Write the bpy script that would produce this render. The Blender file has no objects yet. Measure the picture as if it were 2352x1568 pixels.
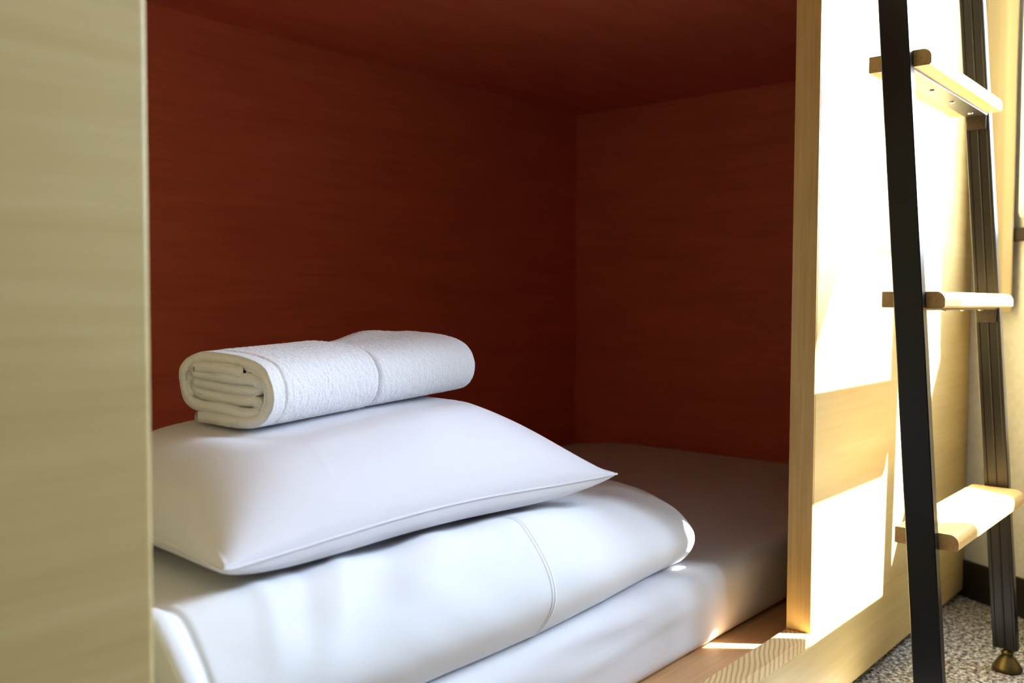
import bpy, bmesh, math, random
from mathutils import Vector, Matrix, noise

random.seed(7)
S = bpy.context.scene
C = S.collection

# ------------------------------------------------------------------ camera
Z0 = 0.735                       # eye height above the carpet; heights below are given from the eye
yaw, pitch, roll = math.radians(40.373), math.radians(-2.438), math.radians(0.237)
fw = Vector((math.cos(yaw)*math.cos(pitch), math.sin(yaw)*math.cos(pitch), math.sin(pitch)))
rt = Vector((math.sin(yaw), -math.cos(yaw), 0))
up = rt.cross(fw)
r2 = rt*math.cos(roll) + up*math.sin(roll)
u2 = up*math.cos(roll) - rt*math.sin(roll)
cam = bpy.data.cameras.new('camera')
co = bpy.data.objects.new('camera', cam); C.objects.link(co)
co.matrix_world = Matrix(((r2.x, u2.x, -fw.x, 0), (r2.y, u2.y, -fw.y, 0), (r2.z, u2.z, -fw.z, Z0), (0, 0, 0, 1)))
cam.sensor_width = 36.0
cam.lens = 2118.1/2352*36
cam.clip_start = 0.02
cam.dof.use_dof = True
cam.dof.focus_distance = 1.4
cam.dof.aperture_fstop = 3.8
S.camera = co

# ------------------------------------------------------------------ sky, sun, exposure
w = bpy.data.worlds.new('sky'); S.world = w; w.use_nodes = True
bg = w.node_tree.nodes['Background']
bg.inputs['Color'].default_value = (0.72, 0.87, 1.10, 1)
bg.inputs['Strength'].default_value = 9.0
SUN_H, SUN_T = 0.75, 1.75
sun = bpy.data.lights.new('sun', 'SUN'); sun.energy = 26.0; sun.angle = math.radians(0.6); sun.color = (1.0, 0.95, 0.86)
so = bpy.data.objects.new('sun', sun); C.objects.link(so)
so.rotation_euler = Vector((-SUN_H, 1, -SUN_T)).to_track_quat('-Z', 'Y').to_euler()
so.location = (4, -2, 4)
S.view_settings.view_transform = 'Standard'
S.view_settings.look = 'None'
S.view_settings.gamma = 1.0
S.view_settings.use_curve_mapping = False
S.view_settings.exposure = 2.24

# the slanting window wall: a runs along it from the bunk's corner into the room
WA = math.radians(60.8)
WD = Vector((-math.cos(WA), -math.sin(WA), 0)); WN = Vector((-math.sin(WA), math.cos(WA), 0))   # WN points into the room
WP = Vector((2.497, 0.62, 0))
def wpt(a, n, z): return WP + WD*a + WN*n + Vector((0, 0, z))
WIN = (0.215, 0.937, 0.178, 1.40)      # a0, a1, z0, z1 of the opening beside the ladder
FILL_WIN = (0.99, 1.165, 0.0, 0.88)       # added window, out of view, put in to brighten the bedding
for W_ in (WIN, FILL_WIN):                 # portals only guide the sampling of the sky through the panes
    pl = bpy.data.lights.new('window_portal', 'AREA'); pl.shape = 'RECTANGLE'
    pl.size = W_[1]-W_[0]; pl.size_y = W_[3]-W_[2]
    pl.cycles.is_portal = True
    po = bpy.data.objects.new('window_portal', pl); C.objects.link(po)
    cpt = wpt((W_[0]+W_[1])/2, -0.10, (W_[2]+W_[3])/2 + Z0)
    po.matrix_world = Matrix.Translation(cpt) @ Matrix(((WD.x, 0, -WN.x, 0), (WD.y, 0, -WN.y, 0), (0, 1, 0, 0), (0, 0, 0, 1)))

# ------------------------------------------------------------------ materials
def mat(name):
    m = bpy.data.materials.new(name); m.use_nodes = True
    nt = m.node_tree
    return m, nt, nt.nodes['Principled BSDF']
def node(nt, kind, **kw):
    n = nt.nodes.new(kind)
    for k, v in kw.items():
        if k.startswith('i_'): n.inputs[k[2:].replace('_', ' ')].default_value = v
        else: setattr(n, k, v)
    return n
def ramp(nt, stops):
    r = nt.nodes.new('ShaderNodeValToRGB')
    e = r.color_ramp.elements
    while len(e) < len(stops): e.new(0.5)
    for el, (p, c) in zip(e, stops): el.position = p; el.color = (*c, 1)
    return r
def bump(nt, src, strength, dist, bsdf):
    b = node(nt, 'ShaderNodeBump'); b.inputs['Strength'].default_value = strength; b.inputs['Distance'].default_value = dist
    nt.links.new(src, b.inputs['Height']); nt.links.new(b.outputs['Normal'], bsdf.inputs['Normal'])

def wood(name, dark, mid, light, axis, rough=0.45, fine=90, spec=0.35, blotch=4.0):
    """straight-grained veneer, grain along the given axis"""
    m, nt, b = mat(name)
    tc = node(nt, 'ShaderNodeNewGeometry')
    mp = node(nt, 'ShaderNodeMapping')
    sc = [fine]*3; sc[axis] = fine*0.035
    mp.inputs['Scale'].default_value = sc
    nt.links.new(tc.outputs['Position'], mp.inputs['Vector'])
    n1 = node(nt, 'ShaderNodeTexNoise', i_Scale=1.0, i_Detail=5.0, i_Roughness=0.62, i_Distortion=0.25)
    nt.links.new(mp.outputs['Vector'], n1.inputs['Vector'])
    mp2 = node(nt, 'ShaderNodeMapping')
    s2 = [blotch*2.2]*3; s2[axis] = blotch*0.35
    mp2.inputs['Scale'].default_value = s2
    nt.links.new(tc.outputs['Position'], mp2.inputs['Vector'])
    n2 = node(nt, 'ShaderNodeTexNoise', i_Scale=2.0, i_Detail=3.0)
    nt.links.new(mp2.outputs['Vector'], n2.inputs['Vector'])
    mx = node(nt, 'ShaderNodeMath', operation='ADD')
    ml = node(nt, 'ShaderNodeMath', operation='MULTIPLY'); ml.inputs[1].default_value = 0.5
    m2 = node(nt, 'ShaderNodeMath', operation='MULTIPLY'); m2.inputs[1].default_value = 0.5
    nt.links.new(n1.outputs['Fac'], ml.inputs[0]); nt.links.new(n2.outputs['Fac'], m2.inputs[0])
    nt.links.new(ml.outputs[0], mx.inputs[0]); nt.links.new(m2.outputs[0], mx.inputs[1])
    r = ramp(nt, [(0.34, dark), (0.5, mid), (0.66, light)])
    nt.links.new(mx.outputs[0], r.inputs['Fac']); nt.links.new(r.outputs['Color'], b.inputs['Base Color'])
    b.inputs['Roughness'].default_value = rough
    b.inputs['Specular IOR Level'].default_value = spec
    bump(nt, n1.outputs['Fac'], 0.12, 0.001, b)
    return m

PALE = ((0.485, 0.36, 0.14), (0.535, 0.405, 0.172), (0.585, 0.455, 0.21))
M = {}
M['panel'] = wood('pale_ash_veneer', *PALE, axis=0)
M['edge'] = wood('solid_ash_edge', (0.48, 0.30, 0.09), (0.60, 0.39, 0.13), (0.68, 0.48, 0.19), axis=2, fine=160)
M['inner'] = wood('ash_veneer_shade_red', (0.63, 0.132, 0.075), (0.70, 0.156, 0.088), (0.76, 0.180, 0.10), axis=0, fine=130, rough=0.5)  # same pale wood inside; the red of deep shade is put into its colour
M['inner_end'] = wood('ash_veneer_shade_red_across', (0.63, 0.132, 0.075), (0.70, 0.156, 0.088), (0.76, 0.180, 0.10), axis=1, fine=130, rough=0.5)  # likewise shade-red, grain turned for the end panel
M['deck'] = wood('pale_deck_board', (0.52, 0.29, 0.13), (0.60, 0.35, 0.165), (0.66, 0.41, 0.21), axis=0)
M['rung'] = wood('oak_rung', (0.48, 0.27, 0.08), (0.60, 0.37, 0.13), (0.68, 0.46, 0.19), axis=0, fine=140)

def plank_mat():
    m, nt, b = mat('pine_with_curved_rings')
    g = node(nt, 'ShaderNodeNewGeometry')
    mp = node(nt, 'ShaderNodeMapping'); mp.inputs['Rotation'].default_value = (0, 0, math.radians(-114)); mp.inputs['Scale'].default_value = (1.0, 1.0, 1.0)
    nt.links.new(g.outputs['Position'], mp.inputs['Vector'])
    wv = node(nt, 'ShaderNodeTexWave', wave_type='BANDS', bands_direction='X', i_Scale=42.0, i_Distortion=7.0, i_Detail=1.0, i_Detail_Scale=0.22)
    nt.links.new(mp.outputs['Vector'], wv.inputs['Vector'])
    r = ramp(nt, [(0.0, (0.46, 0.29, 0.115)), (0.4, (0.64, 0.45, 0.21)), (1.0, (0.70, 0.52, 0.27))])
    nt.links.new(wv.outputs['Fac'], r.inputs['Fac']); nt.links.new(r.outputs['Color'], b.inputs['Base Color'])
    b.inputs['Roughness'].default_value = 0.5; b.inputs['Specular IOR Level'].default_value = 0.3
    return m
M['plank'] = plank_mat()

def cloth(name, col, rough=0.9, weave=900, strength=0.05, sheen=0.2):
    m, nt, b = mat(name)
    g = node(nt, 'ShaderNodeNewGeometry')
    n = node(nt, 'ShaderNodeTexNoise', i_Scale=weave, i_Detail=2.0)
    nt.links.new(g.outputs['Position'], n.inputs['Vector'])
    n2 = node(nt, 'ShaderNodeTexNoise', i_Scale=18.0, i_Detail=2.0)
    nt.links.new(g.outputs['Position'], n2.inputs['Vector'])
    ad = node(nt, 'ShaderNodeMath', operation='MULTIPLY_ADD'); ad.inputs[1].default_value = 2.0
    nt.links.new(n2.outputs['Fac'], ad.inputs[0]); nt.links.new(n.outputs['Fac'], ad.inputs[2])
    b.inputs['Base Color'].default_value = (*col, 1); b.inputs['Roughness'].default_value = rough
    b.inputs['Specular IOR Level'].default_value = 0.15
    b.inputs['Sheen Weight'].default_value = sheen
    bump(nt, ad.outputs[0], strength, 0.002, b)
    return m
M['duvet'] = cloth('white_percale', (0.76, 0.77, 0.80))
M['pillow'] = cloth('white_pillow_cotton', (0.69, 0.675, 0.715))
M['sheet'] = cloth('white_fitted_sheet', (0.72, 0.72, 0.76))
M['hem'] = cloth('white_ribbed_cotton', (0.85, 0.84, 0.87), weave=1500, strength=0.3)
def terry():
    m, nt, b = mat('white_terry')
    g = node(nt, 'ShaderNodeNewGeometry')
    n = node(nt, 'ShaderNodeTexNoise', i_Scale=480.0, i_Detail=3.0, i_Roughness=0.75)
    nt.links.new(g.outputs['Position'], n.inputs['Vector'])
    r = ramp(nt, [(0.25, (0.82, 0.81, 0.83)), (0.6, (0.92, 0.91, 0.92))])
    nt.links.new(n.outputs['Fac'], r.inputs['Fac']); nt.links.new(r.outputs['Color'], b.inputs['Base Color'])
    b.inputs['Roughness'].default_value = 1.0; b.inputs['Specular IOR Level'].default_value = 0.05
    b.inputs['Sheen Weight'].default_value = 0.4
    bump(nt, n.outputs['Fac'], 0.55, 0.004, b)
    return m
M['terry'] = terry()
M['curtain'] = cloth('cream_curtain_cloth', (0.50, 0.43, 0.30), weave=600, strength=0.1)
M['voile'] = cloth('white_curtain_cloth', (0.88, 0.88, 0.88), weave=600, strength=0.1)

def plain(name, col, rough=0.5, metal=0.0, spec=0.5, nscale=60, amt=0.06):
    m, nt, b = mat(name)
    g = node(nt, 'ShaderNodeNewGeometry')
    n = node(nt, 'ShaderNodeTexNoise', i_Scale=nscale, i_Detail=3.0)
    nt.links.new(g.outputs['Position'], n.inputs['Vector'])
    r = ramp(nt, [(0.3, tuple(c*(1-amt) for c in col)), (0.7, tuple(min(1, c*(1+amt)) for c in col))])
    nt.links.new(n.outputs['Fac'], r.inputs['Fac']); nt.links.new(r.outputs['Color'], b.inputs['Base Color'])
    b.inputs['Roughness'].default_value = rough; b.inputs['Metallic'].default_value = metal
    b.inputs['Specular IOR Level'].default_value = spec
    return m
M['black'] = plain('black_powder_coated_steel', (0.007, 0.006, 0.006), rough=0.32, spec=0.3, nscale=300, amt=0.2)
M['plate'] = plain('dark_steel_plate', (0.045, 0.035, 0.028), rough=0.35, metal=0.6, nscale=200, amt=0.2)
M['screw'] = plain('bright_screw_steel', (0.55, 0.52, 0.45), rough=0.3, metal=1.0)
M['brass'] = plain('tarnished_brass', (0.105, 0.08, 0.032), rough=0.38, metal=0.85)
M['wall'] = plain('white_wall_paint', (0.69, 0.70, 0.68), rough=0.8, spec=0.2)
M['ceil'] = plain('ceiling_paint', (0.55, 0.52, 0.47), rough=0.9, spec=0.2)
M['skirt'] = plain('black_vinyl_skirting', (0.014, 0.012, 0.011), rough=0.45)
M['sill'] = plain('dark_brown_sill', (0.025, 0.014, 0.008), rough=0.4)
M['room'] = wood('opposite_bunk_veneer', (0.20, 0.135, 0.055), (0.24, 0.165, 0.07), (0.28, 0.20, 0.09), axis=0)
M['frame'] = plain('white_window_frame', (0.75, 0.75, 0.74), rough=0.4)

def carpet():
    m, nt, b = mat('speckled_grey_carpet')
    g = node(nt, 'ShaderNodeNewGeometry')
    v = node(nt, 'ShaderNodeTexVoronoi', i_Scale=230.0)
    nt.links.new(g.outputs['Position'], v.inputs['Vector'])
    n = node(nt, 'ShaderNodeTexNoise', i_Scale=95.0, i_Detail=5.0, i_Roughness=0.8)
    nt.links.new(g.outputs['Position'], n.inputs['Vector'])
    r = ramp(nt, [(0.40, (0.035, 0.033, 0.032)), (0.5, (0.30, 0.29, 0.275)), (0.60, (0.85, 0.83, 0.80))])
    nt.links.new(n.outputs['Fac'], r.inputs['Fac']); nt.links.new(r.outputs['Color'], b.inputs['Base Color'])
    b.inputs['Roughness'].default_value = 1.0; b.inputs['Specular IOR Level'].default_value = 0.0
    bump(nt, v.outputs['Distance'], 1.0, 0.006, b)
    return m
M['carpet'] = carpet()

def glass():
    m, nt, b = mat('window_glass')
    nt.nodes.remove(b)
    out = [n for n in nt.nodes if n.type == 'OUTPUT_MATERIAL'][0]
    t = node(nt, 'ShaderNodeBsdfTransparent'); t.inputs['Color'].default_value = (0.97, 0.98, 0.98, 1)
    gl = node(nt, 'ShaderNodeBsdfGlossy'); gl.inputs['Roughness'].default_value = 0.02
    fr = node(nt, 'ShaderNodeLayerWeight'); fr.inputs['Blend'].default_value = 0.12
    mx = node(nt, 'ShaderNodeMixShader')
    nt.links.new(fr.outputs['Facing'], mx.inputs[0]); nt.links.new(t.outputs[0], mx.inputs[1]); nt.links.new(gl.outputs[0], mx.inputs[2])
    nt.links.new(mx.outputs[0], out.inputs['Surface'])
    return m
M['glass'] = glass()

# ------------------------------------------------------------------ builders (points are world x, y and height from the eye)
ORG = {}
def thing(name, loc, label, cat, group=None, kind=None):
    o = bpy.data.objects.new(name, None); C.objects.link(o)
    o.location = (loc[0], loc[1], loc[2]+Z0); o.empty_display_size = 0.1
    ORG[o.name] = Vector(o.location)
    tag(o, label, cat, group, kind)
    return o
def tag(o, label=None, cat=None, group=None, kind=None):
    if label: o['label'] = label
    if cat: o['category'] = cat
    if group: o['group'] = group
    if kind: o['kind'] = kind
BEDK = 0.955       # bedding measured a little too far out from the eye: brought in by this
def finish(bm, name, m, parent=None, smooth=False, origin=None, k=1.0):
    if k != 1.0:
        for v in bm.verts: v.co *= k
    for v in bm.verts: v.co.z += Z0
    if parent is not None: base = ORG[parent.name]
    else: base = Vector((0, 0, 0))
    if origin is None:
        xs = [v.co.x for v in bm.verts]; ys = [v.co.y for v in bm.verts]; zs = [v.co.z for v in bm.verts]
        origin = Vector(((min(xs)+max(xs))/2, (min(ys)+max(ys))/2, min(zs)))
    for v in bm.verts: v.co -= origin
    bmesh.ops.recalc_face_normals(bm, faces=bm.faces)
    me = bpy.data.meshes.new(name); bm.to_mesh(me); bm.free()
    me.materials.append(m)
    if smooth:
        for p in me.polygons: p.use_smooth = True
    o = bpy.data.objects.new(name, me); C.objects.link(o)
    if parent is not None: o.parent = parent
    o.location = origin - base
    ORG[o.name] = origin
    return o
def bm_box(x0, x1, y0, y1, z0, z1, bev=0.0, seg=2, bm=None):
    b = bm or bmesh.new()
    t = bmesh.new()
    vs = [t.verts.new((x, y, z)) for x in (x0, x1) for y in (y0, y1) for z in (z0, z1)]
    for f in ((0, 1, 3, 2), (4, 6, 7, 5), (0, 4, 5, 1), (2, 3, 7, 6), (0, 2, 6, 4), (1, 5, 7, 3)):
        t.faces.new([vs[i] for i in f])
    bmesh.ops.recalc_face_normals(t, faces=t.faces)
    if bev: bmesh.ops.bevel(t, geom=list(t.edges), offset=bev, segments=seg, affect='EDGES', profile=0.5)
    merge(b, t); t.free()
    return b
def merge(dst, src, mtx=None):
    mp = {}
    for v in src.verts: mp[v] = dst.verts.new(mtx @ v.co if mtx else v.co)
    for f in src.faces:
        try: dst.faces.new([mp[v] for v in f.verts])
        except ValueError: pass
def wall_box(a0, a1, n0, n1, z0, z1, bev=0.0):
    """a box in the window wall's own axes"""
    t = bm_box(a0, a1, n0, n1, z0, z1, bev)
    for v in t.verts: v.co = wpt(v.co.x, v.co.y, v.co.z)
    return t
def bm_extrude(profile, p0, p1, to3):
    """closed profile swept straight; to3(point2d, t in 0..1) gives the 3d point"""
    b = bmesh.new()
    A = [b.verts.new(to3(p, 0)) for p in profile]; B = [b.verts.new(to3(p, 1)) for p in profile]
    n = len(profile)
    for i in range(n):
        j = (i+1) % n
        b.faces.new((A[i], A[j], B[j], B[i]))
    b.faces.new(A[::-1]); b.faces.new(B)
    return b
def bm_lathe(prof, cx, cy, n=40):
    b = bmesh.new(); rings = []
    for r, z in prof:
        rings.append([b.verts.new((cx+r*math.cos(2*math.pi*i/n), cy+r*math.sin(2*math.pi*i/n), z)) for i in range(n)])
    for A, B in zip(rings, rings[1:]):
        for i in range(n):
            j = (i+1) % n
            b.faces.new((A[i], A[j], B[j], B[i]))
    b.faces.new(rings[0][::-1]); b.faces.new(rings[-1])
    return b
def catmull(pts, n, closed=False):
    out = []
    N = len(pts)
    segs = N if closed else N-1
    for i in range(segs):
        g = lambda k: Vector(pts[k % N]) if closed else Vector(pts[max(0, min(N-1, k))])
        p0, p1, p2, p3 = g(i-1), g(i), g(i+1), g(i+2)
        for k in range(n):
            t = k/n
            out.append(0.5*((2*p1)+(p2-p0)*t+(2*p0-5*p1+4*p2-p3)*t*t+(3*p1-p0-3*p2+p3)*t**3))
    if not closed: out.append(Vector(pts[-1]))
    return out
def resample(pts, n, closed=False):
    P = list(pts) + ([pts[0]] if closed else [])
    d = [0]
    for a, b in zip(P, P[1:]): d.append(d[-1]+(b-a).length)
    out = []; j = 0
    m = n if closed else n-1
    for i in range(n):
        t = d[-1]*i/m
        while j < len(d)-2 and d[j+1] < t: j += 1
        k = (t-d[j])/max(1e-9, d[j+1]-d[j])
        out.append(P[j].lerp(P[j+1], min(1, max(0, k))))
    return out
def sstep(a, b, x):
    t = max(0.0, min(1.0, (x-a)/(b-a))); return t*t*(3-2*t)
def nz(x, y, z): return noise.noise(Vector((x, y, z)))
def gauss(x, c, s): return math.exp(-((x-c)/s)**2)

# ------------------------------------------------------------------ the room
FL = -0.735; CE = 1.72
def struct(o): o['kind'] = 'structure'; return o
struct(finish(bm_box(-1.45, 3.1, -1.75, 2.1, FL-0.08, FL), 'floor', M['carpet']))
cb = bmesh.new()
cA, cB = wpt(-1.6, -0.12, 0), wpt(2.72, -0.12, 0)
t = bm_extrude([(-1.45, -1.75), (cB.x, -1.75), (cA.x, 2.1), (-1.45, 2.1)], 0, 1, lambda p, k: Vector((p[0], p[1], CE+0.08*k)))
merge(cb, t); t.free()
struct(finish(cb, 'ceiling', M['ceil']))
struct(finish(bm_box(-1.45, 1.45, -1.75, -1.65, FL, CE), 'wall_front', M['room']))
struct(finish(bm_box(-1.45, -1.35, -1.65, 2.1, FL, CE), 'wall_left', M['room']))
struct(finish(bm_box(-1.35, 3.3, 2.0, 2.1, FL, CE), 'wall_back', M['wall']))
wb = bmesh.new()
for (a0, a1, z0, z1) in ((-1.65, WIN[0], FL, CE), (WIN[1], FILL_WIN[0], FL, CE), (FILL_WIN[1], 2.75, FL, CE), (WIN[0], WIN[1], FL, WIN[2]), (WIN[0], WIN[1], WIN[3], CE), (FILL_WIN[0], FILL_WIN[1], FL, FILL_WIN[2]), (FILL_WIN[0], FILL_WIN[1], FILL_WIN[3], CE)):
    t = wall_box(a0, a1, -0.12, 0.0, z0, z1); merge(wb, t); t.free()
struct(finish(wb, 'wall_right', M['wall']))
struct(finish(wall_box(-0.05, 2.6, 0.0, 0.012, FL, -0.643, 0.002), 'baseboard_right', M['skirt']))
# the window and the added fill window: frames, panes, sills
for k, (a0, a1, z0, z1) in enumerate((WIN, FILL_WIN)):
    fb = bmesh.new()
    for b in ((a0, a0+0.03, z0, z1), (a1-0.03, a1, z0, z1), (a0, a1, z1-0.03, z1), (a0, a1, z0, z0+0.02)):
        t = wall_box(b[0], b[1], -0.09, -0.05, b[2], b[3], 0.002); merge(fb, t); t.free()
    win = struct(finish(fb, 'window_%d' % (k+1), M['frame']))  # the second is the unseen fill window
    finish(wall_box(a0+0.03, a1-0.03, -0.073, -0.067, z0+0.02, z1-0.03), 'window_pane', M['glass'], win)
    finish(wall_box(a0-0.115 if k == 0 else a0, a1+0.06, -0.05, 0.022, z0-0.03, z0, 0.003), 'window_sill', M['sill'], win)

# ------------------------------------------------------------------ the bunk
D = 0.62; TH = 0.044
bunk = thing('bunk_bed', (1.0, 1.2, FL), 'built-in pale wood capsule bunk with an open front and inside coloured a shaded red', 'bunk bed')
def part(bm, name, m, parent, label=None, smooth=False):
    o = finish(bm, name, m, parent, smooth)
    if label: o['label'] = label
    return o
LX, RX, EX, BY = 0.333, 1.525, 2.46, 1.817
CI, DK = 0.612, -0.588
part(bm_box(-1.34, LX, D, D+TH, FL+0.018, CE, 0.004, 3), 'front_panel', M['panel'], bunk, 'pale front panel left of the opening')
rp = part(bm_box(RX+0.004, 2.497, D, D+TH, -0.575, CE, 0.001), 'front_panel', M['panel'], bunk, 'sunlit front panel behind the ladder')
part(bm_box(RX, RX+0.004, D+0.0005, D+TH, -0.568, CE, 0.0008), 'edge_band', M['edge'], rp, 'darker vertical-grained wood edge')
part(bm_box(LX, 2.497, D, D+0.03, FL+0.018, -0.575, 0.001), 'base_rail', M['panel'], bunk)
part(bm_box(LX, RX, D-0.002, D+TH, -0.5875, -0.568, 0.0015), 'threshold_plank', M['plank'], bunk, 'pine plank with curved growth rings')
part(bm_box(LX, RX, D, D+TH, 0.60, CE, 0.002), 'upper_front_panel', M['panel'], bunk)
part(bm_box(0.32, EX, D+TH, BY, DK-0.03, DK), 'bed_deck', M['deck'], bunk, 'pale deck board under the mattress')
part(bm_box(0.32, EX+0.03, BY, BY+0.03, DK-0.03, CI+0.03), 'back_panel', M['inner'], bunk, 'back panel with the red of deep shade in its colour')
part(bm_box(EX, EX+0.03, D+TH, BY, DK-0.03, CI+0.03), 'end_panel', M['inner_end'], bunk, 'end panel with the red of deep shade in its colour')
part(bm_box(0.32, 0.35, D+TH, BY, DK-0.03, CI+0.03), 'end_panel', M['panel'], bunk, 'pale end panel behind the left front panel')
part(bm_box(0.32, EX, D+TH, BY, CI, CI+0.03), 'top_panel', M['inner'], bunk, 'roof of the bunk with the red of deep shade in its colour')

# ------------------------------------------------------------------ mattress with its fitted sheet
def build_mattress():
    x0, x1, y0, y1, zb, zt = 0.36, 2.43, 0.747, 1.795, DK+0.001, -0.457
    R = 0.028
    b = bmesh.new()
    # profile across y: bottom front -> front face -> rounded edge -> top -> back
    prof = [(y0+0.012, zb), (y0+0.003, zb+0.010)]
    for i in range(1, 12): prof.append((y0, zb+0.010+(zt-R-zb-0.010)*i/11))
    for i in range(1, 10):
        a = math.pi/2*i/9; prof.append((y0+R-R*math.cos(a), zt-R+R*math.sin(a)))
    for i in range(1, 40): prof.append((y0+R+(y1-y0-2*R)*i/40, zt))
    for i in range(0, 10):
        a = math.pi/2*i/9; prof.append((y1-R+R*math.sin(a), zt-R+R*math.cos(a)))
    prof.append((y1, zb))
    NX = 160; rings = []
    for i in range(NX+1):
        u = i/NX; x = x0+(x1-x0)*u
        e = min(x-x0, x1-x)
        inset = 0.0 if e > R else R-math.sqrt(max(0, R*R-(R-e)**2))
        ring = []
        for (y, z) in prof:
            v = (z-zb)/(zt-zb)
            crown = 0.020*sstep(0.0, 0.30, y-y0)*sstep(0, 0.2, y1-y)*sstep(0, 0.03, e)
            zz = z+crown*sstep(0.6, 1.0, v)-inset*sstep(0.0, 1.0, v)
            yy = y
            # sheet pulled round the mattress: long soft creases on the front face
            if y < y0+0.05:
                k = 0.004*nz(x*4.0+v*3.0, v*1.5, 3.1)+0.004*gauss(v, 0.55+0.35*(x-1.05), 0.10)*sstep(0.9, 1.1, x)*sstep(1.5, 1.2, x)
                yy -= k*v*(1-0.4*v)*2
            ring.append(b.verts.new((x, yy, zz+0.0015*nz(x*6, y*6, 0.3))))
        rings.append(ring)
    n = len(prof)
    for A, B in zip(rings, rings[1:]):
        for i in range(n-1): b.faces.new((A[i], A[i+1], B[i+1], B[i]))
        b.faces.new((A[n-1], A[0], B[0], B[n-1]))
    b.faces.new(rings[0][::-1]); b.faces.new(rings[-1])
    o = finish(b, 'mattress', M['sheet'], smooth=True)
    tag(o, 'white sheeted mattress lying on the deck inside the bunk', 'mattress')
build_mattress()

MY0, MZT = 0.747, -0.457
def mattress_top(y):
    r = 0.028; d = y-MY0
    edge = 0 if d > r else -(r-math.sqrt(max(0, r*r-(r-max(d, 0))**2)))
    return MZT+edge+0.020*sstep(0.0, 0.30, d)+0.0018
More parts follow.
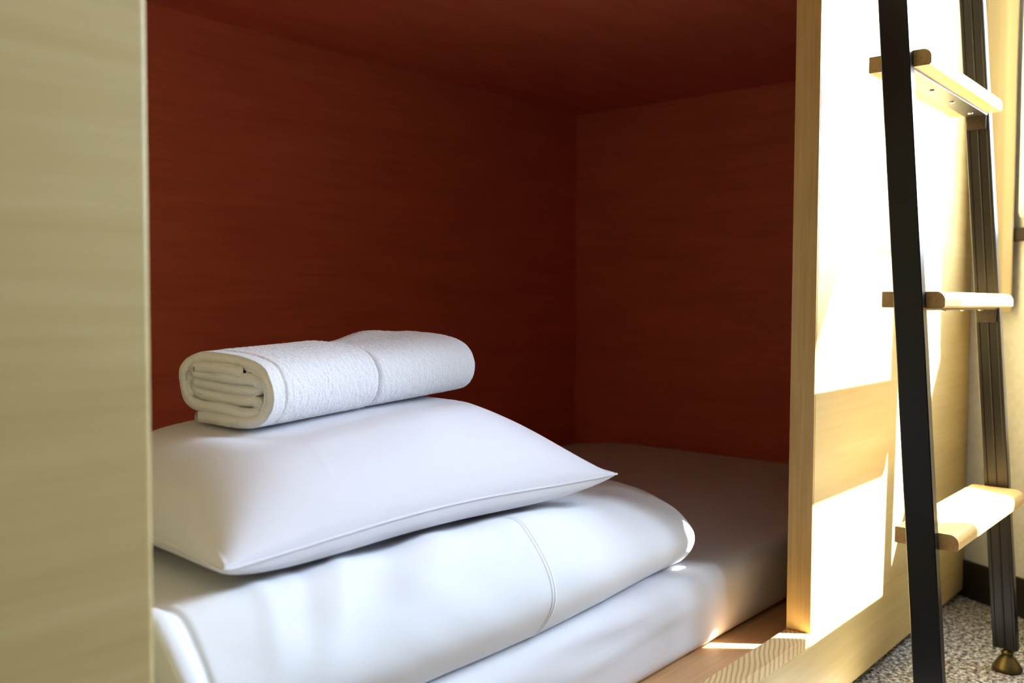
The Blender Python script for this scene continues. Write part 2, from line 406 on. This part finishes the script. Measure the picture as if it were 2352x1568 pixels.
# ------------------------------------------------------------------ folded duvet
def build_duvet():
    # sections (y, height) from the front bottom round to the back bottom
    left = [(0.820, -0.4760), (0.795, -0.455), (0.778, -0.420), (0.782, -0.385), (0.803, -0.350), (0.836, -0.317), (0.862, -0.312), (0.885, -0.3155), (0.93, -0.324), (1.0, -0.327), (1.2, -0.330), (1.33, -0.335), (1.40, -0.35), (1.42, -0.39), (1.40, -0.440), (1.37, -0.452), (1.1, -0.4530), (0.95, -0.463), (0.88, -0.471)]
    right = [(0.852, -0.4740), (0.826, -0.455), (0.814, -0.428), (0.822, -0.405), (0.850, -0.380), (0.888, -0.364), (0.910, -0.357), (0.940, -0.350), (0.97, -0.346), (1.0, -0.344), (1.2, -0.345), (1.33, -0.348), (1.40, -0.36), (1.42, -0.40), (1.40, -0.440), (1.37, -0.452), (1.1, -0.4530), (0.95, -0.463), (0.90, -0.470)]
    N = 170
    L = resample(catmull([(p[0], p[1], 0) for p in left], 14, True), N, True)
    Rr = resample(catmull([(p[0], p[1], 0) for p in right], 14, True), N, True)
    xs = []
    x = X0 = 0.455
    seam = 1.005
    while x < 1.488:
        xs.append(x)
        d = min(abs(x-seam), abs(x-seam-0.006), abs(x-X0-0.026))
        x += 0.0012 if d < 0.012 else (0.003 if x > 1.45 else 0.006)
    xs.append(1.488)
    b = bmesh.new(); rings = []
    for x in xs:
        wv = sstep(0.98, 1.48, x)
        cy, cz = 1.1, -0.40
        e = 1.488-x
        k = 1.0
        if e < 0.03: k = 1-0.10*(1-math.sqrt(max(0, 1-((0.03-e)/0.03)**2)))
        ring = []
        for i in range(N):
            p = L[i].lerp(Rr[i], wv)
            q0 = L[(i-1) % N].lerp(Rr[(i-1) % N], wv); q1 = L[(i+1) % N].lerp(Rr[(i+1) % N], wv)
            t = (q1-q0).normalized(); nrm = Vector((-t.y, t.x))     # outward for this winding
            if nrm.dot(Vector((p.x-cy, p.y-cz))) < 0 and abs(p.x-cy) > 0.2: nrm = -nrm
            u = i/N
            front = gauss(u, 0.085, 0.07)
            top = gauss(u, 0.20, 0.06)
            h = 0
            h += front*(0.0035*nz(x*6, u*12, 1.0)+0.0012*nz(x*17+u*30, u*9, 5.0))
            # creases running down from under the pillow
            for (cx, s, a, sl) in ((0.585, 0.014, 0.0022, 0.35), (0.645, 0.016, -0.0022, 0.60), (0.700, 0.020, 0.0026, 0.8), (0.78, 0.035, -0.003, 1.1), (0.86, 0.04, 0.003, 1.2)):
                h += a*gauss(x, cx-sl*(0.16-u)*1.1, s)*sstep(0.05, 0.12, u)*sstep(0.30, 0.17, u)
            h += top*0.003*nz(x*16, u*20, 9.0)
            dx = min(abs(x-seam-0.02*(u-0.1)), abs(x-seam-0.006-0.02*(u-0.1)))
            h += 0.0011*gauss(dx, 0, 0.0016)*sstep(0.30, 0.22, u)
            h -= 0.003*gauss(x, X0+0.026, 0.004)
            if u > 0.55: h *= 0.0
            yy = cy+(p.x-cy)*k+nrm.x*h; zz = cz+(p.y-cz)*k+nrm.y*h
            zz = max(zz, (mattress_top(yy*BEDK)+0.0008)/BEDK)
            ring.append(b.verts.new((x+0.010*nz(0.5, yy*8, zz*8)*sstep(0.05, 0, x-X0), yy, zz)))
        rings.append(ring)
    for A, B in zip(rings, rings[1:]):
        for i in range(N):
            j = (i+1) % N
            b.faces.new((A[i], A[j], B[j], B[i]))
    b.faces.new(rings[-1])
    # left end: the folded edge tucks in behind its hem
    prev = rings[0]
    for s, dx in ((0.985, 0.004), (0.95, 0.010), (0.90, 0.012), (0.82, 0.007), (0.74, 0.013), (0.64, 0.008), (0.52, 0.014), (0.38, 0.009), (0.2, 0.014)):
        cur = []
        for v in rings[0]:
            y = 1.1+(v.co.y-1.1)*(0.55+0.45*s if s < 0.98 else s); z = -0.392+(v.co.z+0.392)*s
            cur.append(b.verts.new((v.co.x+dx+0.004*nz(y*20, z*30, 2), y, z)))
        for i in range(N):
            j = (i+1) % N
            b.faces.new((prev[i], prev[j], cur[j], cur[i]))
        prev = cur
    b.faces.new(prev[::-1])
    edge = [Vector(v.co) for v in rings[0]]
    o = finish(b, 'duvet', M['duvet'], smooth=True, k=BEDK)
    tag(o, 'thick white folded duvet on the mattress, lying under the pillow', 'duvet')
    # corded hem along the folded left end
    hb = bmesh.new(); rr = []
    pts = edge[7:int(N*0.52)]
    for i, p in enumerate(pts):
        t = (pts[min(i+1, len(pts)-1)]-pts[max(i-1, 0)]).normalized()
        n1 = Vector((1, 0, 0)); n2 = t.cross(n1).normalized()
        rr.append([hb.verts.new(p+Vector((0.009, 0, 0))+n1*0.0115*math.cos(a)+n2*0.0050*math.sin(a)) for a in [2*math.pi*k/10 for k in range(10)]])
    for A, B in zip(rr, rr[1:]):
        for i in range(10):
            j = (i+1) % 10
            hb.faces.new((A[i], A[j], B[j], B[i]))
    hb.faces.new(rr[0][::-1]); hb.faces.new(rr[-1])
    finish(hb, 'hem', M['duvet'], o, smooth=True, k=BEDK)
build_duvet()

# ------------------------------------------------------------------ pillow
PX0, PX1, PY0, PY1, PZ = 0.528, 1.258, 0.842, 1.330, -0.277
def pillow_shape(u, v):
    """u, v in -1..1: returns x, y, top height, bottom depth"""
    x = (PX0+PX1)/2+(PX1-PX0)/2*u
    y = (PY0+PY1)/2+(PY1-PY0)/2*v
    x -= 0.020*(1-v*v)*u*abs(u)
    y -= 0.018*(1-u*u)*v*abs(v)
    fu = (1-abs(u)**3.1)**0.76 if u > 0 else (1-abs(u)**4)**0.55
    fv = (1-abs(v)**2.3)**0.62
    top = 0.137*fu*fv
    bot = 0.044*(1-abs(u)**4)**0.5*(1-abs(v)**4)**0.35
    return x, y, top, bot
def build_pillow():
    b = bmesh.new()
    NU, NV = 170, 120
    ease = lambda t: math.sin(t*math.pi/2)*0.55+t*0.45
    T = []; B = []
    for i in range(NU+1):
        u = ease(2*i/NU-1); ra = []; rb = []
        for j in range(NV+1):
            v = ease(2*j/NV-1)
            x, y, t, d = pillow_shape(u, v)
            edge = min(1-abs(u), 1-abs(v))
            wgt = sstep(0, 0.25, edge)
            h = t
            h += wgt*(0.004*nz(x*5, y*5, 1)+0.0012*nz(x*17, y*17, 2))
            h += 0.0008*gauss(x, 0.735+0.03*v, 0.0022)*wgt          # pressed crease
            # pressed flat where the towel lies
            tx, ty = x-0.942, y-1.141
            h *= 1-0.10*sstep(0.2, -0.8, u)
            foot = sstep(1.40, 1.02, abs(tx*0.9925+ty*0.122)/0.250)*sstep(2.3, 1.02, abs(-tx*0.122+ty*0.9925)/0.102)
            lim = 0.0960+0.0195*max(-0.2, (x-0.70)/0.47)
            if h > lim: h = h+(lim-h)*foot
            sz = PZ+0.004*math.sin(x*9)+0.006*(v+1)/2
            if edge < 1e-6:
                vv = b.verts.new((x, y, sz)); ra.append(vv); rb.append(vv)
            else:
                pip = 0.0018*gauss(edge, 0.012, 0.008)
                ra.append(b.verts.new((x, y, sz+h+pip)))
                rb.append(b.verts.new((x, y, sz-d)))
        T.append(ra); B.append(rb)
    for i in range(NU):
        for j in range(NV):
            b.faces.new((T[i][j], T[i+1][j], T[i+1][j+1], T[i][j+1]))
            f = (B[i][j], B[i][j+1], B[i+1][j+1], B[i+1][j])
            if len(set(f)) == 4: b.faces.new(f)
    o = finish(b, 'pillow', M['pillow'], smooth=True, k=BEDK)
    tag(o, 'plump white pillow lying on the folded duvet, towel on top', 'pillow')
    # seam cord running round the edge
    pts = []
    for k in range(4):
        for i in range(60):
            s = -1+2*i/60
            u, v = ((s, -1), (1, s), (-s, 1), (-1, -s))[k]
            x, y, _, _ = pillow_shape(u, v)
            pts.append(Vector((x, y, PZ+0.004*math.sin(x*9)+0.006*(v+1)/2)))
    sb = bmesh.new(); rr = []; n = len(pts)
    for i, p in enumerate(pts):
        t = (pts[(i+1) % n]-pts[i-1]).normalized(); n1 = Vector((0, 0, 1)); n2 = t.cross(n1)
        rr.append([sb.verts.new(p+n1*0.0016*math.cos(a)+n2*0.0016*math.sin(a)) for a in [2*math.pi*k/8 for k in range(8)]])
    for i in range(n):
        A, B2 = rr[i], rr[(i+1) % n]
        for k in range(8):
            j = (k+1) % 8
            sb.faces.new((A[k], A[j], B2[j], B2[k]))
    finish(sb, 'seam', M['pillow'], o, smooth=True, k=BEDK)
build_pillow()

# ------------------------------------------------------------------ folded towel
def build_towel():
    ang = math.radians(7.0)
    ax = Vector((math.cos(ang), math.sin(ang), 0)); ac = Vector((-math.sin(ang), math.cos(ang), 0))
    base = Vector((0.714, 1.020, -0.153)); LEN = 0.482
    mid = [(0.168, 0.006), (0.110, 0.007), (0.055, 0.006), (0.024, 0.012), (0.006, 0.036), (0.005, 0.068), (0.022, 0.094), (0.060, 0.107), (0.110, 0.112), (0.155, 0.112), (0.186, 0.097), (0.198, 0.070), (0.192, 0.042), (0.168, 0.0265), (0.110, 0.0255), (0.060, 0.021), (0.034, 0.0225), (0.0245, 0.033), (0.034, 0.0425), (0.070, 0.0425), (0.120, 0.0445), (0.160, 0.0475), (0.176, 0.058), (0.168, 0.0675), (0.120, 0.0635), (0.070, 0.0610), (0.040, 0.0600), (0.024, 0.0680), (0.036, 0.0790), (0.075, 0.0800), (0.120, 0.0825), (0.165, 0.0850), (0.172, 0.0930), (0.150, 0.0955), (0.100, 0.0950), (0.055, 0.0900)]
    NC = 330
    c = resample(catmull([(p[0]*0.90+0.004, p[1]*0.80+0.004, 0) for p in mid], 12), NC)
    half = 0.0076
    loop = []; outer = []
    for i, p in enumerate(c):
        t = (c[min(i+1, NC-1)]-c[max(i-1, 0)]).normalized(); n = Vector((t.y, -t.x, 0))
        loop.append((p, n, i))
    ring2 = []
    for p, n, i in loop: ring2.append((p, n, i/NC))
    ends = []
    p, n, _ = loop[-1]; t = Vector((-n.y, n.x, 0))
    for a in (-60, -30, 0, 30, 60): ends.append((p, (t*math.cos(math.radians(a))-n*math.sin(math.radians(a))*1.0), 1.0))
    ring2 += ends
    for p, n, i in reversed(loop): ring2.append((p, -n, i/NC))
    p, n, _ = loop[0]; t = Vector((-n.y, n.x, 0))
    for a in (60, 30, 0, -30, -60): ring2.append((p, (-t*math.cos(math.radians(a))-n*math.sin(math.radians(a))), 0.0))
    NA = 260; b = bmesh.new(); rings = []
    cc = Vector((0.093, 0.048, 0))
    def place(p, d, s, k):
        """p: 2d section point, d: outward offset, s: distance along the towel"""
        f = s/LEN
        sc = 1.0
        sc += -0.06*sstep(0.434, 0.440, f) - 0.075*gauss(f, 0.449, 0.012) + 0.045*sstep(0.46, 0.80, f) - 0.03*gauss(s, 0.0235, 0.0018)
        rear = LEN-s
        if rear < 0.05: sc *= 1-0.30*(1-math.sqrt(max(0, 1-((0.05-rear)/0.05)**2)))
        q = cc+(p+d-cc)*sc
        lift = 0.002*sstep(0.2, 1.0, f)*(q.y/0.11) + 0.012*gauss(f, 0.70, 0.12)*(q.y/0.11)*sstep(0.10, 0.16, q.x)
        lift -= (1-sc)*0.048
        sag = -0.019*(1-f)
        return base+ax*s+ac*q.x+Vector((0, 0, q.y+lift+sag))
    for k in range(NA+1):
        s = LEN*k/NA
        ring = []
        for i, (p, n, g) in enumerate(ring2):
            wob = 0.010*nz(p.x*14, p.y*30, 0.7)*gauss(s, 0, 0.03)
            fz = 0.0007*random.uniform(-1, 1) + 0.0006*nz(s*180, i*0.9, 4.0)
            if s < 0.020: fz *= 0.4
            v = place(p, n*(half+fz), s, k)+ax*wob
            ring.append(b.verts.new(v))
        rings.append(ring)
    n = len(ring2)
    for A, B in zip(rings, rings[1:]):
        for i in range(n):
            j = (i+1) % n
            b.faces.new((A[i], A[j], B[j], B[i]))
    # the ends: strips across the thickness of the cloth, so that the layers read
    for R, flip in ((rings[0], False), (rings[-1], True)):
        m = NC
        for i in range(m-1):
            a, a2 = R[i], R[i+1]; o1, o2 = R[2*m+4-i], R[2*m+3-i]
            try: b.faces.new((a, o1, o2, a2))
            except ValueError: pass
    o = finish(b, 'towel', M['terry'], smooth=True, k=BEDK)
    tag(o, 'white folded terry towel resting on the pillow', 'towel')
    # flat woven hem at the open end, and the stitched border halfway along
    def strip(s0, s1, i0, i1, off, thick):
        hb = bmesh.new(); rows = []
        for i in range(i0, i1):
            p, nn, _ = loop[i]
            row = []
            for (s, d) in ((s0, off), (s0, off+thick*0.7), ((s0+s1)/2, off+thick), (s1, off+thick*0.7), (s1, off)):
                row.append(hb.verts.new(place(p, nn*(half+d+0.0004*math.sin(i*1.3)), s, 0)))
            rows.append(row)
        for A, B in zip(rows, rows[1:]):
            for k in range(5):
                j = (k+1) % 5
                hb.faces.new((A[k], A[j], B[j], B[k]))
        hb.faces.new(rows[0][::-1]); hb.faces.new(rows[-1])
        return hb
    finish(strip(0.001, 0.020, 36, 125, -0.001, 0.0035), 'woven_hem', M['hem'], o, smooth=True, k=BEDK)
    finish(strip(0.196, 0.209, 36, 125, -0.002, 0.0045), 'woven_hem', M['terry'], o, smooth=True, k=BEDK)
build_towel()

# ------------------------------------------------------------------ ladder
def build_ladder():
    K = 1.045
    yc = lambda z: 0.474+0.0715*z
    XA, XB = 1.534, 2.027
    RW, RD = 0.021, 0.045
    lad = thing('ladder', (1.79, yc(FL), FL), 'leaning black metal ladder with pale wooden rungs in front of the bunk', 'ladder')
    prof = [(0, -RD/2+0.0015), (0.0015, -RD/2), (RW-0.0015, -RD/2), (RW, -RD/2+0.0015), (RW, RD/2-0.0015), (RW-0.0015, RD/2), (0.0015, RD/2), (0, RD/2-0.0015),
            (0, 0.016), (0.0012, 0.0145), (0.0012, 0.0015), (0, 0.000), (0, -0.001), (0.0012, -0.0025), (0.0012, -0.0155), (0, -0.017)]
    prof_near = prof[:8]
    def rail(x0, pr, zb, zt, label=None):
        to3 = lambda p, t: Vector((x0+p[0], yc(zb+(zt-zb)*t)+p[1], zb+(zt-zb)*t))
        r = part(bm_extrude(pr, 0, 1, to3), 'rail', M['black'], lad)
        y = yc(zb)
        f = part(bm_lathe([(0.026, FL+0.0005), (0.028, FL+0.003), (0.0275, FL+0.008), (0.023, FL+0.014), (0.015, FL+0.026), (0.012, FL+0.029), (0.008, FL+0.030), (0.008, FL+0.033), (0.011, FL+0.034), (0.011, FL+0.039), (0.006, FL+0.041), (0.006, zb+0.004)], x0+RW/2, y-0.003, 40), 'levelling_foot', M['brass'], r, 'tarnished brass levelling foot', True)
        return r
    rail(XA, prof_near, -0.690, 1.25); rail(XB, prof, -0.690, 1.25)
    prev = None
    for zb in (-0.392, -0.0063, 0.3797, 0.766, 1.152):
        zt = zb+0.0262
        yf = 0.424+0.0745*(zb+0.0063); yr = yf+0.098
        pr = [(yr, zb+0.001), (yr, zt-0.001), (yr-0.001, zt)]
        for i in range(9):
            a = math.pi/2*i/8; pr.append((yf+0.014-0.014*math.sin(a), zt-0.014+0.014*math.cos(a)))
        pr += [(yf, zb+0.003), (yf+0.003, zb), (yr-0.001, zb)]
        xl, xr = XA+RW+0.0005, XB-0.0005
        bm = bmesh.new()
        stations = [(xl, 0.0), (xr-0.012, 0.0), (xr-0.006, 0.0015), (xr-0.002, 0.005), (xr, 0.009)]
        cyr = (yf+yr)/2
        rings = []
        for x, ins in stations:
            rings.append([bm.verts.new((x, y+(ins if y < cyr else -ins*0.3), z)) for y, z in pr])
        for A, B in zip(rings, rings[1:]):
            for i in range(len(pr)):
                j = (i+1) % len(pr)
                bm.faces.new((A[i], A[j], B[j], B[i]))
        bm.faces.new(rings[0][::-1]); bm.faces.new(rings[-1])
        rg = part(bm, 'rung', M['rung'], lad, 'pale wooden rung')
        y = yc(zb)
        pb = bm_box(xl, xr, y-0.020, y+0.020, zb-0.004, zb-0.0002, 0.0006)
        for xx in (xl, xr-0.003):
            t = bm_box(xx, xx+0.003, y-0.018, y+0.018, zb-0.030, zb-0.003, 0.0006); merge(pb, t); t.free()
        part(pb, 'bracket_plate', M['plate'], rg, 'dark steel plate screwed under the rung')
        for fx in (0.10, 0.37, 0.63, 0.90):
            sx = xl+(xr-xl)*fx
            sc = bm_lathe([(0.0045, zb-0.0042), (0.0042, zb-0.0055), (0.003, zb-0.0066), (0.0012, zb-0.0066)], sx, y, 20)
            part(sc, 'screw', M['screw'], rg, None, True)
build_ladder()

# ------------------------------------------------------------------ curtains at the window
def curtain(name, a0, a1, z0, z1, n0, amp, waves, m, label, rag=0.0):
    b = bmesh.new(); NA, NZ = 60, 40
    F = []; Bk = []
    for i in range(NA+1):
        t = i/NA; col = []; colb = []
        for j in range(NZ+1):
            s = j/NZ
            n = n0+amp*math.sin(t*waves*2*math.pi+0.4*s)+0.004*nz(t*3, s*4, 1)
            z = z0+(z1-z0)*s+rag*(1-s)**6*nz(t*6, 0.2, 3)
            col.append(b.verts.new(wpt(a0+(a1-a0)*t, n, z))); colb.append(b.verts.new(wpt(a0+(a1-a0)*t, n-0.003, z)))
        F.append(col); Bk.append(colb)
    for i in range(NA):
        for j in range(NZ):
            b.faces.new((F[i][j], F[i+1][j], F[i+1][j+1], F[i][j+1])); b.faces.new((Bk[i][j], Bk[i][j+1], Bk[i+1][j+1], Bk[i+1][j]))
    for i in range(NA):
        b.faces.new((F[i][0], Bk[i][0], Bk[i+1][0], F[i+1][0])); b.faces.new((F[i][NZ], F[i+1][NZ], Bk[i+1][NZ], Bk[i][NZ]))
    for j in range(NZ):
        b.faces.new((F[0][j], F[0][j+1], Bk[0][j+1], Bk[0][j])); b.faces.new((F[NA][j], Bk[NA][j], Bk[NA][j+1], F[NA][j+1]))
    o = finish(b, name, m, smooth=True)
    tag(o, label, 'curtain')
curtain('curtain', 0.050, 0.142, -0.02, 1.50, 0.030, 0.008, 1.5, M['curtain'], 'narrow cream curtain hanging beside the window behind the ladder')
curtain('curtain', 0.150, 0.215, 0.205, 1.50, 0.022, 0.008, 1.5, M['voile'], 'white curtain bunched above the dark window sill', 0.02)
